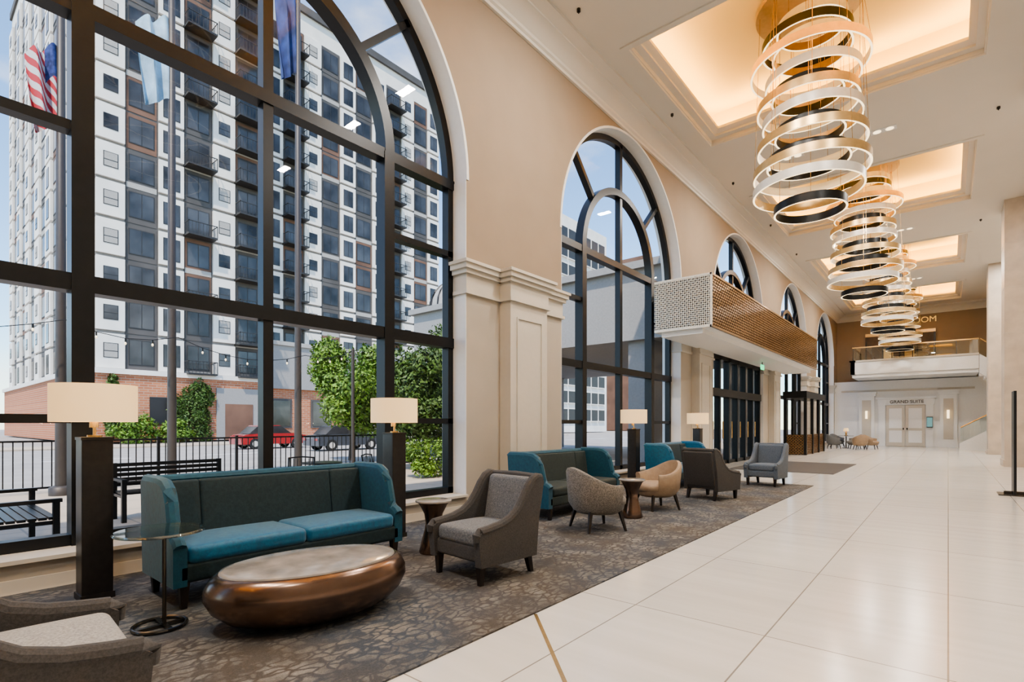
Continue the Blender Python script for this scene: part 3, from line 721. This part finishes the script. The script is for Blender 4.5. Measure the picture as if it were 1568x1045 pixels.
for p,q in zip(P[:-1],P[1:]):
    pts=[]
    n=max(4,int(abs(q[1]-p[1])/.45))
    for i in range(n+1):
        t=i/n; pts.append((p[0],p[1]+(q[1]-p[1])*t,p[2]+(q[2]-p[2])*t-.5*4*t*(1-t)*min(1,(q[1]-p[1])/5)))
    b.tube(pts,.008,M_frame,4)
    for x,yy,z in pts[1:-1]:
        b.cyl((x,yy,z-.08),.015,0,.08,M_frame,6); b.lathe([(.012,-.14),(.025,-.11),(.012,-.08)],(x,yy,z),M_bulb,8)
for yy in (-3,8.9): b.cyl((-13.6,yy,GZ),.05,0,3.7,M_pole,10)
b.make()
def bench(loc,rot):
    b=B('patio_bench'); W=1.5
    for s in (-1,1):
        b.box((s*W/2-.03,-.28,0),(s*W/2+.03,-.22,.62),M_frame); b.box((s*W/2-.03,.22,0),(s*W/2+.03,.28,.86),M_frame)
        b.box((s*W/2-.035,-.3,.60),(s*W/2+.035,.28,.64),M_frame); b.box((s*W/2-.02,-.25,.36),(s*W/2+.02,.25,.40),M_frame)
    for k in range(6): b.box((-W/2,-.26+k*.085,.41),(W/2,-.19+k*.085,.44),M_frame)
    for k in range(5): b.box((-W/2,.23,.5+k*.075),(W/2,.26,.555+k*.075),M_frame)
    return b.make(loc,rot)
bench((-8.3,.95,GZ),180); bench((-9.6,3.0,GZ),90)
def pchair(loc,rot):
    b=B('patio_chair')
    for sx in (-1,1):
        b.tube([(sx*.24,-.24,0),(sx*.24,-.22,.44),(sx*.24,-.22,.64),(sx*.24,.2,.66)],.014,M_frame,6)
        b.tube([(sx*.22,.26,0),(sx*.22,.2,.44),(sx*.21,.28,.86)],.014,M_frame,6)
    for k in range(6): b.box((-.24,-.22+k*.075,.43),(.24,-.165+k*.075,.45),M_frame)
    for k in range(7): x=-.19+k*.063; b.tube([(x,.2,.45),(x,.275,.85)],.008,M_frame,5)
    b.tube([(-.22,.28,.86),(0,.30,.88),(.22,.28,.86)],.014,M_frame,6)
    return b.make(loc,rot)
pchair((-8.6,4.6,GZ),60); pchair((-8.4,6.1,GZ),120); pchair((-8.1,-.5,GZ),80)
b=B('patio_table'); b.cyl((0,0,.70),.38,0,.025,M_frame,32); b.cyl((0,0,0),.03,0,.7,M_frame,12); b.cyl((0,0,0),.25,0,.02,M_frame,24); b.make((-9.3,5.4,GZ))
def blobtree(name,loc,blobs,n,leaf,trunk=True,th=1.5,mat=M_leaf):
    b=B(name); rnd=random.Random(len(name)*n)
    if trunk:
        b.tube([(0,0,0),(.05,.03,th*.5),(0,0,th)],.1,M_bark,8)
        for k in range(5):
            a=k*1.3; b.tube([(0,0,th*.7),(.3*math.cos(a),.3*math.sin(a),th),(.8*math.cos(a),.8*math.sin(a),th+.7)],.04,M_bark,6)
    sub=[]
    for cx,cy,cz,rx,ry,rz in blobs:
        sub.append((cx,cy,cz,rx*.78,ry*.78,rz*.78))
        for _ in range(14):
            d=Vector((rnd.gauss(0,1),rnd.gauss(0,1),rnd.gauss(0,.9))).normalized(); q=.62+.3*rnd.random(); s=.26+.2*rnd.random()
            sub.append((cx+d.x*rx*q,cy+d.y*ry*q,cz+d.z*rz*q,rx*s,ry*s,rz*s))
    tot=sum(r[3]*r[4]+r[4]*r[5]+r[3]*r[5] for r in sub)
    vs=[];fs=[]
    for cx,cy,cz,rx,ry,rz in sub:
        m=int(n*(rx*ry+ry*rz+rx*rz)/tot)
        for _ in range(m):
            d=Vector((rnd.gauss(0,1),rnd.gauss(0,1),rnd.gauss(0,1))).normalized()
            q=(.6+.5*rnd.random())
            p=Vector((cx+d.x*rx*q,cy+d.y*ry*q,max(.04,cz+d.z*rz*q)))
            t=Vector((rnd.gauss(0,1),rnd.gauss(0,1),rnd.gauss(0,1))).normalized(); w=t.cross(d+Vector((.01,.3,.2))).normalized(); s=leaf*(.6+.8*rnd.random())
            o=len(vs); vs+=[tuple(p-t*s),tuple(p+w*s*.5),tuple(p+t*s),tuple(p-w*s*.5)]; fs.append((o,o+1,o+2,o+3))
    b.add(vs,fs,mat); return b.make(loc,recalc=False,angle=180)
blobtree('tree',(-18.5,12.0,GZ),[(0,0,3.0,1.6,1.7,1.8),(.4,1.4,2.8,1.5,1.7,1.7),(0,2.8,2.3,1.2,1.4,1.5)],30000,.08,th=1.6)
blobtree('tree',(-13.0,11.2,GZ),[(0,-.2,2.7,1.3,1.3,1.4),(0,1.4,3.0,1.4,1.6,1.6),(.1,3.0,2.8,1.3,1.5,1.5),(.2,.8,1.5,1.3,1.9,1.2)],36000,.07,th=1.6,mat=M_leafd)
blobtree('shrub',(-11.0,9.6,GZ),[(0,0,.6,.6,.8,.6),(0,1.4,.6,.6,.8,.7),(.1,2.9,.6,.6,.8,.6)],8000,.05,False)
blobtree('shrub',(-48,12.5,GZ),[(0,0,.9,.7,1.6,1.2),(0,2.5,.7,.7,1.4,1.0)],4500,.13,False)
blobtree('ivy',(-49.05,16.6,0),[(0,0,2.0,.2,1.5,2.6),(0,.8,4.0,.2,1.0,1.1)],5500,.13,False,mat=M_leafd)
blobtree('ivy',(-49.05,10.9,0),[(0,0,2.8,.2,.7,2.4)],2500,.13,False,mat=M_leafd)
blobtree('tree',(-60,-6,GZ),[(0,0,4,3,3,3),(2,4,3.5,3,3,2.5)],7000,.22,th=2.5)
def car(loc,rot,mat):
    b=B('car')
    low=[(-2.1,.3),(-2.15,.7),(-1.9,.88),(-1.0,.95),(1.1,.95),(1.9,.82),(2.15,.65),(2.15,.3)]
    b.ext(low,-.85,.85,mat); b.ext([(-1.6,.93),(-1.1,1.38),(.35,1.42),(1.05,.94)],-.7,.7,M_win)
    b.ext([(-1.1,1.37),(-1.0,1.44),(.25,1.46),(.38,1.41)],-.69,.69,mat)
    for y in (-1.3,1.3):
        for x in (-.86,.66):
            Mt=Matrix.Translation((x,y,.33))@Matrix.Rotation(math.radians(90),4,'Y'); b.lathe([(.33,0),(.33,.2)],(0,0,0),M_tire,20,Mt); b.lathe([(.18,-.01),(.18,.21)],(0,0,0),M_silver,12,Mt)
    for x in (-.6,.6): b.box((x-.15,2.12,.6),(x+.15,2.17,.72),M_silver); b.box((x-.15,-2.16,.6),(x+.15,-2.1,.72),M_red)
    return b.make(loc,rot)
car((-27.5,17.4,GZ-.06),0,M_cdark); car((-33,15.6,GZ-.06),0,M_red)
# ------------------------------------------------------------------ light
w=bpy.data.worlds.new('World'); S.world=w; w.use_nodes=True; nt=w.node_tree; bg=nt.nodes['Background']
sky=nt.nodes.new('ShaderNodeTexSky'); sky.sky_type='NISHITA'; sky.sun_disc=False; sky.sun_elevation=math.radians(55); sky.sun_rotation=math.radians(160); sky.air_density=1.0; sky.dust_density=.1; sky.ozone_density=1.5
tc=nt.nodes.new('ShaderNodeTexCoord'); mp=nt.nodes.new('ShaderNodeMapping'); mp.inputs['Scale'].default_value=(1,1,2.5); nt.links.new(tc.outputs['Generated'],mp.inputs[0])
nz=nt.nodes.new('ShaderNodeTexNoise'); nz.inputs['Scale'].default_value=2.2; nz.inputs['Detail'].default_value=8; nt.links.new(mp.outputs[0],nz.inputs['Vector'])
cr=nt.nodes.new('ShaderNodeValToRGB'); cr.color_ramp.elements[0].position=.52; cr.color_ramp.elements[1].position=.76; nt.links.new(nz.outputs['Fac'],cr.inputs[0])
tn=nt.nodes.new('ShaderNodeMix'); tn.data_type='RGBA'; tn.blend_type='MULTIPLY'; tn.inputs[0].default_value=1; nt.links.new(sky.outputs[0],tn.inputs[6]); tn.inputs[7].default_value=(.78,.92,1.0,1)
mx=nt.nodes.new('ShaderNodeMix'); mx.data_type='RGBA'; nt.links.new(cr.outputs[0],mx.inputs[0]); nt.links.new(tn.outputs[2],mx.inputs[6]); mx.inputs[7].default_value=(5.6,5.3,5.0,1)
nt.links.new(mx.outputs[2],bg.inputs[0]); bg.inputs[1].default_value=.42
l=bpy.data.lights.new('sun','SUN'); l.energy=6.0; l.angle=math.radians(1.2); l.color=(1,.90,.77)
o=bpy.data.objects.new('sun',l); S.collection.objects.link(o)
d=Vector((-.34,.42,-.84)).normalized(); o.rotation_euler=d.to_track_quat('-Z','Y').to_euler()
# ------------------------------------------------------------------ camera
cam=bpy.data.cameras.new('Camera'); co=bpy.data.objects.new('Camera',cam); S.collection.objects.link(co); S.camera=co
co.location=(0,0,1.4); co.rotation_euler=(math.radians(90),0,math.radians(39.86)); cam.sensor_width=36; cam.lens=36*800/1568; cam.shift_y=127.5/1568; cam.clip_end=500
try:
    S.view_settings.view_transform='AgX'; S.view_settings.look='AgX - Medium High Contrast'
except Exception as e: print(e)
